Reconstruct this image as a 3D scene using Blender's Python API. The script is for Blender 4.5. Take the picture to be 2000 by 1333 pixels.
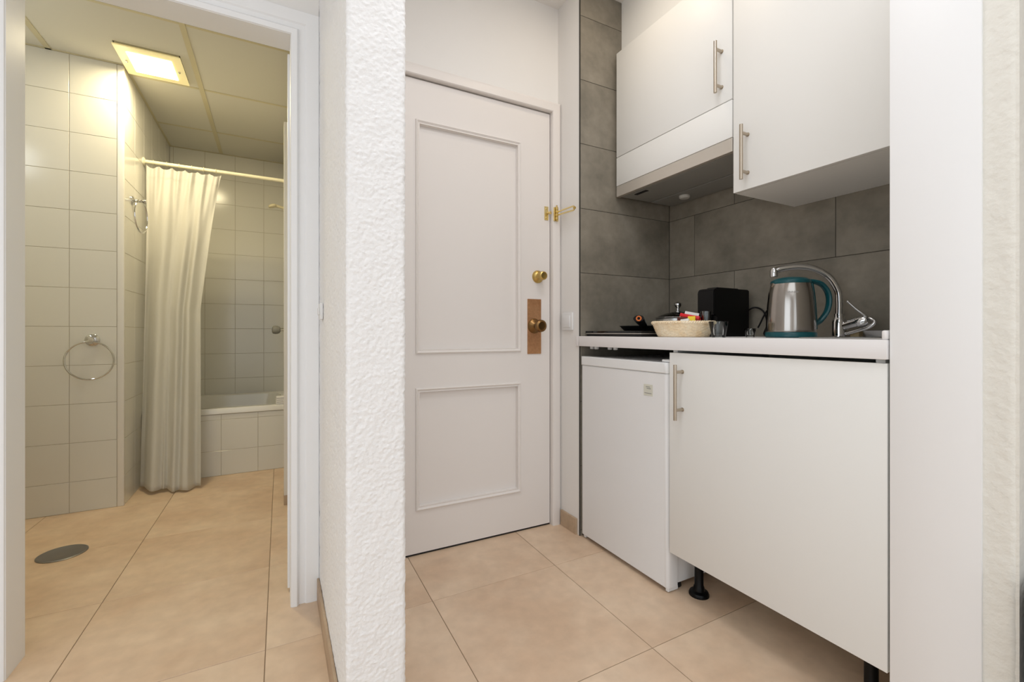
import bpy, bmesh, math, random
from mathutils import Vector, Matrix, noise
R = math.radians
for o in list(bpy.data.objects): bpy.data.objects.remove(o)
C = bpy.context.scene.collection
sc = bpy.context.scene
# ------------------------------------------------------------------ camera, world, lights, exposure
cam_d = bpy.data.cameras.new('camera'); cam = bpy.data.objects.new('camera', cam_d); C.objects.link(cam)
cam.location = (0, 0, 0.9); cam.rotation_euler = (R(90), 0, R(-27.76))
cam_d.sensor_width = 36; cam_d.lens = 876/2000*36; cam_d.shift_y = -16.5/2000; cam_d.clip_start = 0.02
sc.camera = cam
sc.view_settings.view_transform = 'Standard'; sc.view_settings.look = 'None'
sc.view_settings.gamma = 1; sc.view_settings.use_curve_mapping = False
sc.view_settings.exposure = 0.18
w = bpy.data.worlds.new('world'); sc.world = w; w.use_nodes = True
w.node_tree.nodes['Background'].inputs[0].default_value = (0.93, 0.96, 1.0, 1)
w.node_tree.nodes['Background'].inputs[1].default_value = 1.0

def area(name, loc, rot, sx, sy, power, col):
    d = bpy.data.lights.new(name, 'AREA'); d.shape = 'RECTANGLE'; d.size = sx; d.size_y = sy
    d.energy = power; d.color = col
    o = bpy.data.objects.new(name, d); C.objects.link(o); o.location = loc; o.rotation_euler = rot
    return o
area('window_daylight', (-0.4, -2.42, 1.35), (R(90), 0, R(-8)), 2.6, 2.0, 7.5, (0.82, 0.91, 1.0))
area('side_fill_light', (-2.16, -0.35, 1.30), (R(90), 0, R(-90)), 1.8, 1.7, 9.5, (0.81, 0.91, 1.0))  # unseen fill added to brighten faces turned to the left
area('living_fill_light', (-0.35, -0.9, 2.40), (0, 0, 0), 2.6, 2.0, 19, (0.83, 0.92, 1.0))  # large overhead fill added to even out the room light
area('entry_fill_light', (0.62, 0.72, 2.40), (0, 0, 0), 0.45, 0.45, 5.4, (0.95, 0.96, 1.0))  # fill panel added to lift the deeper entry area
area('entry_spot_light', (1.10, 1.28, 2.43), (0, 0, 0), 0.10, 0.10, 1.25, (1.0, 0.84, 0.64))
area('bathroom_lamp_light', (-0.56, 2.91, 2.262), (0, 0, 0), 0.17, 0.18, 8.0, (1.0, 0.86, 0.55))
area('bathroom_mirror_light', (-1.40, 2.35, 1.95), (R(75), 0, R(-75)), 0.5, 0.16, 1.8, (0.92, 0.98, 1.0))

# ------------------------------------------------------------------ materials
def srgb(r, g, b):
    f = lambda c: (c/255/12.92) if c/255 <= .04045 else ((c/255+.055)/1.055)**2.4
    return (f(r), f(g), f(b), 1)
MATS = {}
def mat(name, col, rough=.5, metal=0, noise_amt=0, noise_scale=5, bump=0, bump_scale=200, col2=None, trans=0, coat=0, spec=.5,
        rnd=False, bump_dist=.002, stretch=None, ior=1.45, rough2=None, emis=None, emis_str=0, detail=6):
    m = bpy.data.materials.new(name); m.use_nodes = True; nt = m.node_tree; N = nt.nodes; L = nt.links
    p = N['Principled BSDF']
    p.inputs['Base Color'].default_value = col; p.inputs['Roughness'].default_value = rough; p.inputs['Metallic'].default_value = metal
    p.inputs['Specular IOR Level'].default_value = spec; p.inputs['IOR'].default_value = ior
    p.inputs['Transmission Weight'].default_value = trans; p.inputs['Coat Weight'].default_value = coat
    if emis: p.inputs['Emission Color'].default_value = emis; p.inputs['Emission Strength'].default_value = emis_str
    tc = N.new('ShaderNodeTexCoord'); vec = tc.outputs['Object']
    if rnd:
        oi = N.new('ShaderNodeObjectInfo'); ml = N.new('ShaderNodeMath'); ml.operation = 'MULTIPLY'; ml.inputs[1].default_value = 37
        L.new(oi.outputs['Random'], ml.inputs[0])
        va = N.new('ShaderNodeVectorMath'); va.operation = 'ADD'; L.new(vec, va.inputs[0]); L.new(ml.outputs[0], va.inputs[1]); vec = va.outputs[0]
    if stretch:
        mp = N.new('ShaderNodeMapping'); mp.inputs['Scale'].default_value = stretch; L.new(vec, mp.inputs[0]); vec = mp.outputs[0]
    if col2 is not None:
        n = N.new('ShaderNodeTexNoise'); n.inputs['Scale'].default_value = noise_scale; n.inputs['Detail'].default_value = detail
        n.inputs['Roughness'].default_value = .6; L.new(vec, n.inputs['Vector'])
        cr = N.new('ShaderNodeValToRGB'); cr.color_ramp.elements[0].position = .33; cr.color_ramp.elements[1].position = .68
        cr.color_ramp.elements[0].color = col; cr.color_ramp.elements[1].color = col2
        L.new(n.outputs[0], cr.inputs[0])
        n2 = N.new('ShaderNodeTexNoise'); n2.inputs['Scale'].default_value = noise_scale*7; n2.inputs['Detail'].default_value = 5
        L.new(vec, n2.inputs['Vector'])
        mx = N.new('ShaderNodeMix'); mx.data_type = 'RGBA'; mx.blend_type = 'MULTIPLY'; mx.inputs[0].default_value = noise_amt
        L.new(cr.outputs[0], mx.inputs[6]); L.new(n2.outputs[0], mx.inputs[7])
        sc2 = N.new('ShaderNodeMix'); sc2.data_type = 'RGBA'; sc2.blend_type = 'MULTIPLY'; sc2.inputs[0].default_value = 1
        L.new(mx.outputs[2], sc2.inputs[6]); k = 1 + noise_amt*.5; sc2.inputs[7].default_value = (k, k, k, 1)
        L.new(sc2.outputs[2], p.inputs['Base Color'])
    if bump:
        b = N.new('ShaderNodeBump'); b.inputs['Strength'].default_value = bump; b.inputs['Distance'].default_value = bump_dist
        nb = N.new('ShaderNodeTexNoise'); nb.inputs['Scale'].default_value = bump_scale; nb.inputs['Detail'].default_value = 4
        L.new(vec, nb.inputs['Vector']); L.new(nb.outputs[0], b.inputs['Height']); L.new(b.outputs[0], p.inputs['Normal'])
    MATS[name] = m
    return m
W_wall = mat('smooth_white_paint', srgb(238, 235, 231), .75, bump=.15, bump_scale=60)
W_stucco = mat('white_stucco', srgb(243, 242, 241), .85, bump=.55, bump_scale=150, bump_dist=.003)
W_stuccoR = mat('cream_textured_plaster', srgb(232, 229, 220), .85, bump=.6, bump_scale=70, bump_dist=.004)
W_door = mat('door_white_enamel', srgb(236, 230, 225), .42, bump=.08, bump_scale=25)
W_case = mat('casing_white_enamel', srgb(244, 244, 244), .38, bump=.06, bump_scale=30)
W_lam = mat('white_laminate', srgb(236, 235, 231), .45)
W_counter = mat('white_worktop', srgb(236, 233, 232), .35)
W_fridge = mat('fridge_white', srgb(234, 233, 232), .35, bump=.1, bump_scale=300)
W_fridge2 = mat('fridge_plastic_white', srgb(235, 235, 234), .3)
T_white = mat('white_ceramic_tile', srgb(228, 226, 218), .16, bump=.05, bump_scale=8, rnd=True)
T_trim = mat('white_tile_trim', srgb(236, 233, 226), .3)
G_white = mat('tile_grout_beige', srgb(186, 178, 160), .9)
T_floor = mat('beige_stone_tile', srgb(214, 184, 155), .42, col2=srgb(233, 209, 182), noise_amt=.25, noise_scale=3.2, rnd=True, bump=.06, bump_scale=90)
T_base = mat('tan_skirting_tile', srgb(180, 154, 128), .5, col2=srgb(196, 172, 144), noise_amt=.3, noise_scale=6, rnd=True)
G_floor = mat('floor_grout', srgb(142, 122, 100), .95)
T_grey = mat('grey_cement_tile', srgb(118, 112, 100), .48, col2=srgb(150, 142, 128), noise_amt=.3, noise_scale=5, rnd=True, detail=9)
G_grey = mat('dark_grout', srgb(64, 61, 55), .95)
P_ceil = mat('ceiling_panel', srgb(214, 212, 202), .8, bump=.1, bump_scale=200)
P_bar = mat('cream_ceiling_rail', srgb(206, 198, 168), .5)
W_tub = mat('bath_enamel', srgb(238, 236, 230), .12)
CH = mat('chrome', (.60, .60, .60, 1), .07, 1)
BR_ST = mat('brushed_steel', (.38, .355, .33, 1), .17, 1, bump=.10, bump_scale=120, stretch=(1, 1, .03))
BR_ST2 = mat('hood_steel', srgb(206, 199, 189), .42, .55)
NICKEL = mat('satin_nickel', srgb(186, 174, 158), .33, 1)
BRASS = mat('polished_brass', srgb(226, 206, 148), .25, 1)
BRASS2 = mat('aged_brass', srgb(198, 170, 104), .3, 1)
BRONZE = mat('dark_bronze', srgb(128, 98, 62), .3, 1)
COPPER = mat('copper_plate', srgb(198, 150, 108), .42, .5, col2=srgb(176, 126, 86), noise_amt=.4, noise_scale=14)
TEAL = mat('teal_plastic', srgb(8, 74, 80), .3)
DRAIN = mat('dull_steel', (.30, .30, .30, 1), .35, 1)
BLACK = mat('black_plastic', srgb(7, 7, 8), .34, spec=.25)
BLACKM = mat('black_matte', srgb(18, 18, 18), .5)
BLACKG = mat('black_glass', srgb(24, 27, 28), .07)
DARK = mat('dark_recess', srgb(22, 21, 19), .8)
GREYP = mat('grey_plastic', srgb(150, 149, 144), .45)
GLASS = mat('clear_glass', (1, 1, 1, 1), .02, trans=1, ior=1.45)
TG = bpy.data.materials.new('thin_clear_glass'); TG.use_nodes = True
_n = TG.node_tree; _g = _n.nodes.new('ShaderNodeBsdfGlossy'); _g.inputs['Roughness'].default_value = .03
_t = _n.nodes.new('ShaderNodeBsdfTransparent'); _t.inputs[0].default_value = (.93, .95, .95, 1)
_f = _n.nodes.new('ShaderNodeFresnel'); _f.inputs[0].default_value = 1.5; _m = _n.nodes.new('ShaderNodeMixShader')
_n.links.new(_f.outputs[0], _m.inputs[0]); _n.links.new(_t.outputs[0], _m.inputs[1]); _n.links.new(_g.outputs[0], _m.inputs[2]); _n.links.new(_m.outputs[0], _n.nodes['Material Output'].inputs[0])
GLASS = TG
FROST = mat('frosted_lens', srgb(210, 208, 200), .3)
WICK = mat('straw_wicker', srgb(236, 208, 166), .7, col2=srgb(252, 238, 212), noise_amt=.35, noise_scale=26, bump=.4, bump_scale=160)
RED = mat('red_paper', srgb(214, 16, 30), .4); YEL = mat('yellow_paper', srgb(240, 206, 50), .4)
BROWN = mat('brown_paper', srgb(92, 44, 34), .4); PAPER = mat('white_paper', srgb(228, 228, 226), .6)
ORANGE = mat('orange_plastic', srgb(196, 106, 48), .5)
BADGE = mat('badge_pale', srgb(214, 212, 198), .4)
CREAM = mat('cream_plastic', srgb(228, 218, 184), .35)
ROD = mat('cream_rod', srgb(238, 232, 204), .35)
TOWEL = mat('white_terry', srgb(236, 234, 232), .95, bump=.8, bump_scale=300)
BEIGE = mat('beige_sponge', srgb(216, 194, 150), .9, bump=.5, bump_scale=200)
NAVY = mat('dark_blue_grey_fabric', srgb(52, 54, 62), .9, bump=.5, bump_scale=300)
STEELD = mat('stainless_sink', (.55, .55, .54, 1), .3, 1)
LAMP = mat('lamp_glass_glow', srgb(255, 246, 214), .3, emis=(1.0, .86, .55, 1), emis_str=9)
LAMPR = mat('lamp_glass_border', srgb(226, 210, 150), .25, emis=(1.0, .86, .45, 1), emis_str=.35)
CURT = bpy.data.materials.new('shower_curtain_fabric'); CURT.use_nodes = True
_n = CURT.node_tree; _p = _n.nodes['Principled BSDF']; _p.inputs['Base Color'].default_value = srgb(240, 238, 232); _p.inputs['Roughness'].default_value = .7
_t = _n.nodes.new('ShaderNodeBsdfTranslucent'); _t.inputs[0].default_value = srgb(240, 238, 230)
_m = _n.nodes.new('ShaderNodeMixShader'); _m.inputs[0].default_value = .42
_n.links.new(_p.outputs[0], _m.inputs[1]); _n.links.new(_t.outputs[0], _m.inputs[2]); _n.links.new(_m.outputs[0], _n.nodes['Material Output'].inputs[0])
_b = _n.nodes.new('ShaderNodeBump'); _b.inputs['Strength'].default_value = .25; _b.inputs['Distance'].default_value = .002
_nn = _n.nodes.new('ShaderNodeTexNoise'); _nn.inputs['Scale'].default_value = 60; _n.links.new(_nn.outputs[0], _b.inputs['Height']); _n.links.new(_b.outputs[0], _p.inputs['Normal'])

# ------------------------------------------------------------------ mesh helpers
def sharp(me, ang=35):
    bm = bmesh.new(); bm.from_mesh(me)
    for f in bm.faces: f.smooth = True
    for e in bm.edges:
        if len(e.link_faces) == 2 and e.calc_face_angle(0) > R(ang): e.smooth = False
    bm.to_mesh(me); bm.free()
def obj(name, bm, m, parent=None, ang=35):
    me = bpy.data.meshes.new(name)
    bmesh.ops.recalc_face_normals(bm, faces=bm.faces[:])
    bm.to_mesh(me); bm.free(); sharp(me, ang)
    me.materials.append(m)
    o = bpy.data.objects.new(name, me); C.objects.link(o)
    if parent: o.parent = parent
    return o
def rebase(o, loc):
    """put the origin of an unparented mesh at loc, geometry stays"""
    o.data.transform(Matrix.Translation(-Vector(loc))); o.location = loc
def tag(o, label=None, cat=None, group=None, kind=None):
    if label: o['label'] = label
    if cat: o['category'] = cat
    if group: o['group'] = group
    if kind: o['kind'] = kind
    return o
def thing(name, loc, label, cat, rz=0, group=None):
    o = bpy.data.objects.new(name, None); C.objects.link(o); o.empty_display_size = .05
    o.location = loc; o.rotation_euler = (0, 0, rz)
    return tag(o, label, cat, group)
def box(x0, x1, y0, y1, z0, z1, bev=0, seg=2, bm=None, M=None):
    t = bmesh.new()
    bmesh.ops.create_cube(t, size=1)
    for v in t.verts:
        v.co = Vector(((x0+x1)/2+v.co.x*(x1-x0), (y0+y1)/2+v.co.y*(y1-y0), (z0+z1)/2+v.co.z*(z1-z0)))
    if bev: bmesh.ops.bevel(t, geom=t.edges[:], offset=bev, segments=seg, affect='EDGES', profile=.5)
    if M: t.transform(M)
    if bm is None: return t
    me = bpy.data.meshes.new('t'); t.to_mesh(me); t.free(); bm.from_mesh(me); bpy.data.meshes.remove(me)
    return bm
def loops(rings, bm=None, cap0=True, cap1=True, closed=True):
    bm = bm or bmesh.new(); vs = [[bm.verts.new(p) for p in r] for r in rings]; n = len(vs[0])
    for a, b in zip(vs, vs[1:]):
        for i in range(n if closed else n-1):
            j = (i+1) % n
            bm.faces.new((a[i], a[j], b[j], b[i]))
    if cap0: bm.faces.new(vs[0][::-1])
    if cap1: bm.faces.new(vs[-1])
    return bm
def lathe(prof, c=(0, 0, 0), axis=(0, 0, 1), n=32, bm=None, cap0=True, cap1=True):
    """prof: list of (radius, height along axis)"""
    ax = Vector(axis).normalized(); q = Vector((0, 0, 1)).rotation_difference(ax); c = Vector(c)
    return loops([[c + q @ Vector((r*math.cos(2*math.pi*i/n), r*math.sin(2*math.pi*i/n), h)) for i in range(n)] for r, h in prof], bm, cap0, cap1)
def smooth_path(pts, k=8):
    P = [Vector(p) for p in pts]; P = [P[0]*2-P[1]] + P + [P[-1]*2-P[-2]]; out = []
    for i in range(1, len(P)-2):
        for s in range(k):
            t = s/k; a, b, c, d = P[i-1:i+3]
            out.append(.5*((2*b)+(c-a)*t+(2*a-5*b+4*c-d)*t*t+(3*b-a-3*c+d)*t**3))
    out.append(P[-2]); return out
def tube(pts, r, n=12, k=8, bm=None, closed=False, sx=1, up=None):
    P = smooth_path(pts, k) if k > 1 else [Vector(p) for p in pts]
    N = len(P); rings = []; prev = None
    for i, p in enumerate(P):
        if closed: d = P[(i+1) % N]-P[i-1]
        else: d = P[min(i+1, N-1)]-P[max(i-1, 0)]
        d.normalize()
        if prev is None:
            u = Vector(up) if up else (Vector((0, 0, 1)) if abs(d.z) < .9 else Vector((1, 0, 0)))
        else: u = prev
        a = (u - d*u.dot(d)).normalized(); prev = a; b = d.cross(a)
        rr = r(i/(N-1)) if callable(r) else r
        rings.append([p + a*math.cos(2*math.pi*j/n)*rr + b*math.sin(2*math.pi*j/n)*rr*sx for j in range(n)])
    if closed: rings.append(rings[0])
    bm = loops(rings, bm, not closed, not closed)
    if closed: bmesh.ops.remove_doubles(bm, verts=bm.verts[:], dist=1e-6)
    return bm
def ring(c, r, tr, ax1, ax2, n=48, m=10, bm=None):
    a1, a2 = Vector(ax1), Vector(ax2); nn = a1.cross(a2)
    rings = []
    for i in range(n+1):
        t = 2*math.pi*(i % n)/n; d = a1*math.cos(t)+a2*math.sin(t)
        rings.append([Vector(c)+d*r + d*tr*math.cos(2*math.pi*j/m)+nn*tr*math.sin(2*math.pi*j/m) for j in range(m)])
    bm = loops(rings, bm, False, False); bmesh.ops.remove_doubles(bm, verts=bm.verts[:], dist=1e-6); return bm
def struct(name, bm, m, label=None, parent=None, cat=None):
    o = obj(name, bm, m, parent)
    if not parent: tag(o, label, cat or name.split('_')[0], kind='structure')
    return o
# tiles: meshes shared between tiles of one size
_tm = {}
def tile_mesh(wd, ht, th, m, bev):
    key = (round(wd, 3), round(ht, 3), th, m.name)
    if key not in _tm:
        t = bmesh.new(); b = bev; x, y = wd/2, ht/2
        lo = [t.verts.new(p) for p in ((-x, -y, -th), (x, -y, -th), (x, y, -th), (-x, y, -th))]
        mi = [t.verts.new(p) for p in ((-x, -y, -b), (x, -y, -b), (x, y, -b), (-x, y, -b))]
        hi = [t.verts.new(p) for p in ((-x+b, -y+b, 0), (x-b, -y+b, 0), (x-b, y-b, 0), (-x+b, y-b, 0))]
        for a, c in ((lo, mi), (mi, hi)):
            for i in range(4): t.faces.new((a[i], a[(i+1) % 4], c[(i+1) % 4], c[i]))
        t.faces.new(hi)
        me = bpy.data.meshes.new('tile'); t.to_mesh(me); t.free(); me.materials.append(m); _tm[key] = me
    return _tm[key]
def tile(parent, o, u, v, u0, u1, v0, v1, m, gap=.0020, th=.007, bev=.0009, tilt=0, name='tile'):
    wd, ht = u1-u0-gap, v1-v0-gap
    if wd < .012 or ht < .012: return
    me = tile_mesh(wd, ht, th, m, bev)
    t = bpy.data.objects.new(name, me); C.objects.link(t); t.parent = parent
    U, V = Vector(u), Vector(v); Nn = U.cross(V)
    c = Vector(o)+U*(u0+u1)/2+V*(v0+v1)/2
    M = Matrix((U, V, Nn)).transposed().to_4x4(); M.translation = c
    t.matrix_basis = M @ Matrix.Rotation(random.uniform(-1, 1)*tilt, 4, 'X') @ Matrix.Rotation(random.uniform(-1, 1)*tilt, 4, 'Y')
    return t
random.seed(4)
def grid_lines(a, b, start, pitch):
    L = [a]; k = math.ceil((a-start)/pitch+1e-6); x = start+k*pitch
    while x < b-1e-4:
        if x > a+1e-4: L.append(x)
        x += pitch
    return L+[b]

# ------------------------------------------------------------------ setting
ZC = 2.44          # hall ceiling
XS, XB = 1.19, 1.737
YK0, YK1 = .484, 1.615
struct('floor', box(-2.4, 3.1, -2.6, 4.4, -.12, -.0022), G_floor, 'beige stone tiled floor running through hall and bathroom')
fl = bpy.data.objects['floor']
A = Vector((.4905, .004, 0)); B = Vector((.004, .512, 0)); O = Vector((-.026, 1.450, 0))
def floor_tile(i, j):
    g = .0010
    P = [O+A*(i+a)+B*(j+b) for a, b in ((0, 0), (1, 0), (1, 1), (0, 1))]
    c = sum(P, Vector())/4
    me = _tm.get('floor')
    if me is None:
        t = bmesh.new(); q = [p-c for p in P]
        def ins(k, z): return [t.verts.new((p.x-math.copysign(k, p.x), p.y-math.copysign(k, p.y), z)) for p in q]
        lo, mi, hi = ins(g, -.009), ins(g, -.001), ins(g+.001, 0)
        for a, b in ((lo, mi), (mi, hi)):
            for s in range(4): t.faces.new((a[s], a[(s+1) % 4], b[(s+1) % 4], b[s]))
        t.faces.new(hi); me = bpy.data.meshes.new('tile'); t.to_mesh(me); t.free(); me.materials.append(T_floor); _tm['floor'] = me
    o = bpy.data.objects.new('tile', me); C.objects.link(o); o.parent = fl; o.location = c+Vector((0, 0, random.uniform(-.0004, 0)))
for i in range(-4, 6):
    for j in range(-7, 6):
        floor_tile(i, j)
def floor_cap():
    pass
struct('ceiling', box(-2.4, 3.1, -2.6, 1.80, ZC, ZC+.1), W_wall, 'flat white ceiling over the hall and kitchen niche')
# room around and behind the camera
wl = box(-2.3, -2.2, -2.6, -1.3, 0, ZC); box(-2.3, -2.2, .6, 1.65, 0, ZC, bm=wl); box(-2.3, -2.2, -1.3, .6, 0, .45, bm=wl); box(-2.3, -2.2, -1.3, .6, 2.15, ZC, bm=wl)
wf = bmesh.new()
for y_ in (-1.3, -.375, .55): box(-2.28, -2.22, y_, y_+.05, .45, 2.15, bm=wf)
for z_ in (.45, 2.10): box(-2.28, -2.22, -1.3, .6, z_, z_+.05, bm=wf)
struct('window_added', wf, W_case, 'added white window frame around the side fill light, unseen left of the camera')  # unseen window added to give the side fill an opening
struct('wall_left', wl, W_wall, 'white side wall of the living room left of the camera')
struct('wall_right', box(3.0, 3.1, -2.6, .29, 0, ZC), W_wall, 'white side wall of the living room right of the camera')
bw = box(-2.3, -1.6, -2.6, -2.5, 0, ZC); box(1.9, 3.0, -2.6, -2.5, 0, ZC, bm=bw); box(-1.6, 1.9, -2.6, -2.5, 2.25, ZC, bm=bw)
struct('wall_back', bw, W_wall, 'white rear wall with a wide window opening behind the camera')
wf = bmesh.new()
for x in (-1.6, -.45, .7, 1.84): box(x, x+.06, -2.57, -2.51, 0, 2.25, bm=wf)
for z in (0, 2.19): box(-1.6, 1.9, -2.57, -2.51, z, z+.06, bm=wf)
struct('window_1', wf, W_case, 'white framed balcony window filling the rear wall')
# bathroom front wall, opening x -.619...043, z < 1.878
YF = 1.65
bf = box(-2.2, -.619, YF, 1.735, 0, ZC); box(.043, .129, YF, 1.735, 0, ZC, bm=bf); box(-.619, .043, YF, 1.735, 1.878, ZC, bm=bf)
struct('wall_bathroom_front', bf, W_wall, 'smooth white wall around the bathroom doorway')
# casing with a moulded profile round a doorway (facing -Y)
def casing(name, x0, x1, zt, yw, prof, m, label, z0=0.0, sides='LTR'):
    """prof: (offset outwards, proud) ; path left-bottom, left-top, right-top, right-bottom"""
    corners = [(x0, z0, -1, 0), (x0, zt, -1, 1), (x1, zt, 1, 1), (x1, z0, 1, 0)]
    rings = []
    for x, z, dx, dz in corners:
        r = [Vector((x+dx*o, yw-p, z+dz*o)) for o, p in prof]
        rings.append([Vector((x+dx*prof[0][0], yw, z+dz*prof[0][0]))]+r+[Vector((x+dx*prof[-1][0], yw, z+dz*prof[-1][0]))])
    return struct(name, loops(rings), m, label)
casing('trim_1', -.619, .043, 1.878, YF, [(0, .012), (.002, .017), (.018, .019), (.022, .016), (.025, .009), (.042, .008), (.046, .013), (.060, .015), (.084, .014), (.087, .010)], W_case,
       'white moulded casing around the bathroom doorway')
jb = box(-.625, -.6185, 1.637, 1.738, .0, 1.884); box(.0425, .049, 1.637, 1.738, .0, 1.884, bm=jb); box(-.6185, .0425, 1.637, 1.738, 1.8775, 1.884, bm=jb)
struct('trim_2', jb, W_case, 'white flat door jamb lining inside the bathroom doorway')
struct('trim_3', box(.0355, .098, 1.739, 1.762, .012, 1.868, .002), W_case, 'narrow white door edge standing just inside the bathroom doorway right side')
# bathroom shell
ZB = 2.29
struct('wall_bathroom_left', box(-1.62, -1.5, 1.735, 3.0, 0, ZB), T_white, 'white tiled left wall of the bathroom beside the basin')
wa = struct('wall_bathroom_end', box(-1.6, -.70-.0018, 3.0018, 4.2, 0, ZB), G_white, 'white square tiled wall with towel ring left of the shower curtain')
wb = struct('wall_bathroom_alcove', box(-.7016, -.7013, 3.01, 4.15, 0, ZB), G_white, 'white tiled side wall of the bath alcove behind the curtain')
wc = struct('wall_bathroom_back', box(-.70, .22, 4.1418, 4.25, 0, ZB), G_white, 'white tiled back wall above the bathtub')
struct('wall_bathroom_right', box(.10, .16, 1.745, 4.147, 0, ZB), T_white, 'white right side wall of the bathroom hidden by the doorway')
st = struct('wall_bathroom_stub', box(.037, .0995, 2.62, 2.70, .05, 2.0, .002), T_trim, 'slim white wall stub seen at the right edge of the bathroom doorway')
struct('baseboard_bathroom', box(.0365, .0995, 2.619, 2.70, 0, .05, .001), T_base, 'short tan skirting under the slim wall stub in the bathroom')
ZJ = [0, .154-.194*0]; zl = grid_lines(0, ZB, .154, .194)
xl = [-.91-.194*k for k in range(3, -1, -1)]+[-.727]
for a, b in zip(xl, xl[1:]):
    for c, d in zip(zl, zl[1:]):
        tile(wa, (0, 3.0, 0), (1, 0, 0), (0, 0, 1), a, b, c, d, T_white, tilt=.0012)
struct('trim_4', box(-.727+.001, -.6985, 2.9985, 3.02, 0, ZB-.004, .003), T_trim, 'rounded white corner trim strip on the tiled bathroom wall corner')
yl = grid_lines(3.0, 4.14, 3.02, .194)
for a, b in zip(yl[1:], yl[2:]):
    for c, d in zip(zl, zl[1:]):
        tile(wb, (-.70, 0, 0), (0, 1, 0), (0, 0, 1), a, b, c, d, T_white, tilt=.0012)
xl2 = [-.70]+[x for x in (-.678, -.482, -.284, -.087, .10)]
for a, b in zip(xl2, xl2[1:]):
    for c, d in zip(zl, zl[1:]):
        tile(wc, (0, 4.14, 0), (1, 0, 0), (0, 0, 1), a, b, c, d, T_white, tilt=.0012)
# bathtub apron
ap = struct('wall_bathtub_apron', box(-.6995, .0995, 3.3516, 3.40, 0, .385), G_white, 'white tiled apron wall under the front rim of the bathtub')
for a, b in zip([-.695, -.503, -.305, -.103, .0985], [-.503, -.305, -.103, .0985]):
    for c, d in ((0, .156), (.156, .35), (.35, .3845)):
        tile(ap, (0, 3.35, 0), (1, 0, 0), (0, 0, 1), a, b, c, d, T_white, tilt=.001)
# bathroom suspended ceiling: panels and T rails
bc = struct('ceiling_bathroom', box(-1.6, .2, 1.735, 4.25, ZB+.012, ZB+.08), DARK, 'suspended bathroom ceiling of square panels on cream rails')
xs = [-1.5, -.985, -.375, .10]; ys = [1.737, 1.87, 2.478, 3.092, 3.708, 4.138]
for a, b in zip(xs, xs[1:]):
    for c, d in zip(ys, ys[1:]):
        if a == -.985 and c == 2.478:
            p = box(a, -.69, c, d, ZB, ZB+.012); box(-.427, b, c, d, ZB, ZB+.012, bm=p); box(-.69, -.427, c, 2.77, ZB, ZB+.012, bm=p); box(-.69, -.427, 3.05, d, ZB, ZB+.012, bm=p)
        else: p = box(a+.004, b-.004, c+.004, d-.004, ZB, ZB+.011, .001, 1)
        obj('panel', p, P_ceil, bc)
for x in xs[1:-1]: obj('rail', box(x-.012, x+.012, 1.737, 4.138, ZB-.003, ZB+.003), P_bar, bc)
for y in ys[1:-1]:
    for a, b in zip(xs, xs[1:]): obj('rail', box(a+.013, b-.013, y-.008, y+.008, ZB-.002, ZB+.003), P_bar, bc)
for bm_ in (box(-.72+.02, .10, 4.128, 4.14, ZB-.003, ZB+.001), box(-1.5, -.70, 2.988, 3.0, ZB-.003, ZB+.001), box(-.70, -.688, 3.0, 4.128, ZB-.003, ZB+.001)):
    obj('edge_rail', bm_, P_bar, bc)
# partition (stucco pillar)
def stucco_wall(prof, z0, z1, dz, amp, seed=0):
    """prof: list of (x, y, nx, ny)"""
    nz = int((z1-z0)/dz); rings = []
    for k in range(nz+1):
        z = z0+(z1-z0)*k/nz; r = []
        for x, y, nx, ny in prof:
            s = (x+y)*1.0
            p = Vector((x*115+seed, y*115, z*150)); n = noise.noise(p)*.55+noise.noise(p*2.1)*.40
            n = abs(n)**.8*(1 if n > 0 else -1); n2 = noise.noise(Vector((x*22, y*22, z*22)))*.6
            h = amp*(n+n2)
            r.append(Vector((x+nx*h, y+ny*h, z)))
        rings.append(r)
    return rings
PX0, PX1, PY = .130, .256, .992
pr = []
y = 1.648
while y > PY+.012: pr.append((PX0, y, -1, 0)); y -= .0034
for k in range(7):
    t = math.pi/2*k/6; pr.append((PX0+.01-.01*math.cos(t), PY+.01-.01*math.sin(t), -math.cos(t), -math.sin(t)))
x = PX0+.014
while x < PX1-.012: pr.append((x, PY, 0, -1)); x += .0024
for k in range(7):
    t = math.pi/2*k/6; pr.append((PX1-.01+.01*math.sin(t), PY+.01-.01*math.cos(t), math.sin(t), -math.cos(t)))
y = PY+.02
while y < 1.78: pr.append((PX1, y, 1, 0)); y += .02
pr.append((PX1, 1.79, 0, 0)); pr.append((PX0, 1.79, 0, 0)); pr.append((PX0, 1.66, 0, 0))
struct('wall_partition', loops(stucco_wall(pr, 0, ZC, .0032, .0021)), W_stucco, 'free-standing white stucco wall end between bathroom doorway and entrance')
bb = struct('baseboard_partition', box(.1215, .1292, 1.0, 1.634, 0, .076, .0015), T_base, 'tan tile skirting along the left side of the stucco wall')
# entrance wall
YD = 1.79
ew = box(PX1+.003, .3425-.004, YD, 1.95, 0, ZC); box(1.140, 1.2, YD, 1.95, 0, ZC, bm=ew); box(.3425-.004, 1.140, YD, 1.95, 1.932, ZC, bm=ew)
box(.33, 1.15, 1.95, 2.0, -.02, 1.95, bm=ew)
struct('wall_entrance', ew, W_wall, 'smooth white wall above and around the entrance door')
casing('trim_5', .3385, 1.1405, 1.9295, YD, [(0, .030), (.003, .034), (.034, .034), (.040, .030), (.046, .026), (.0485, .012)], W_door, 'white flat casing around the entrance door', sides='LTR')
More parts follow.
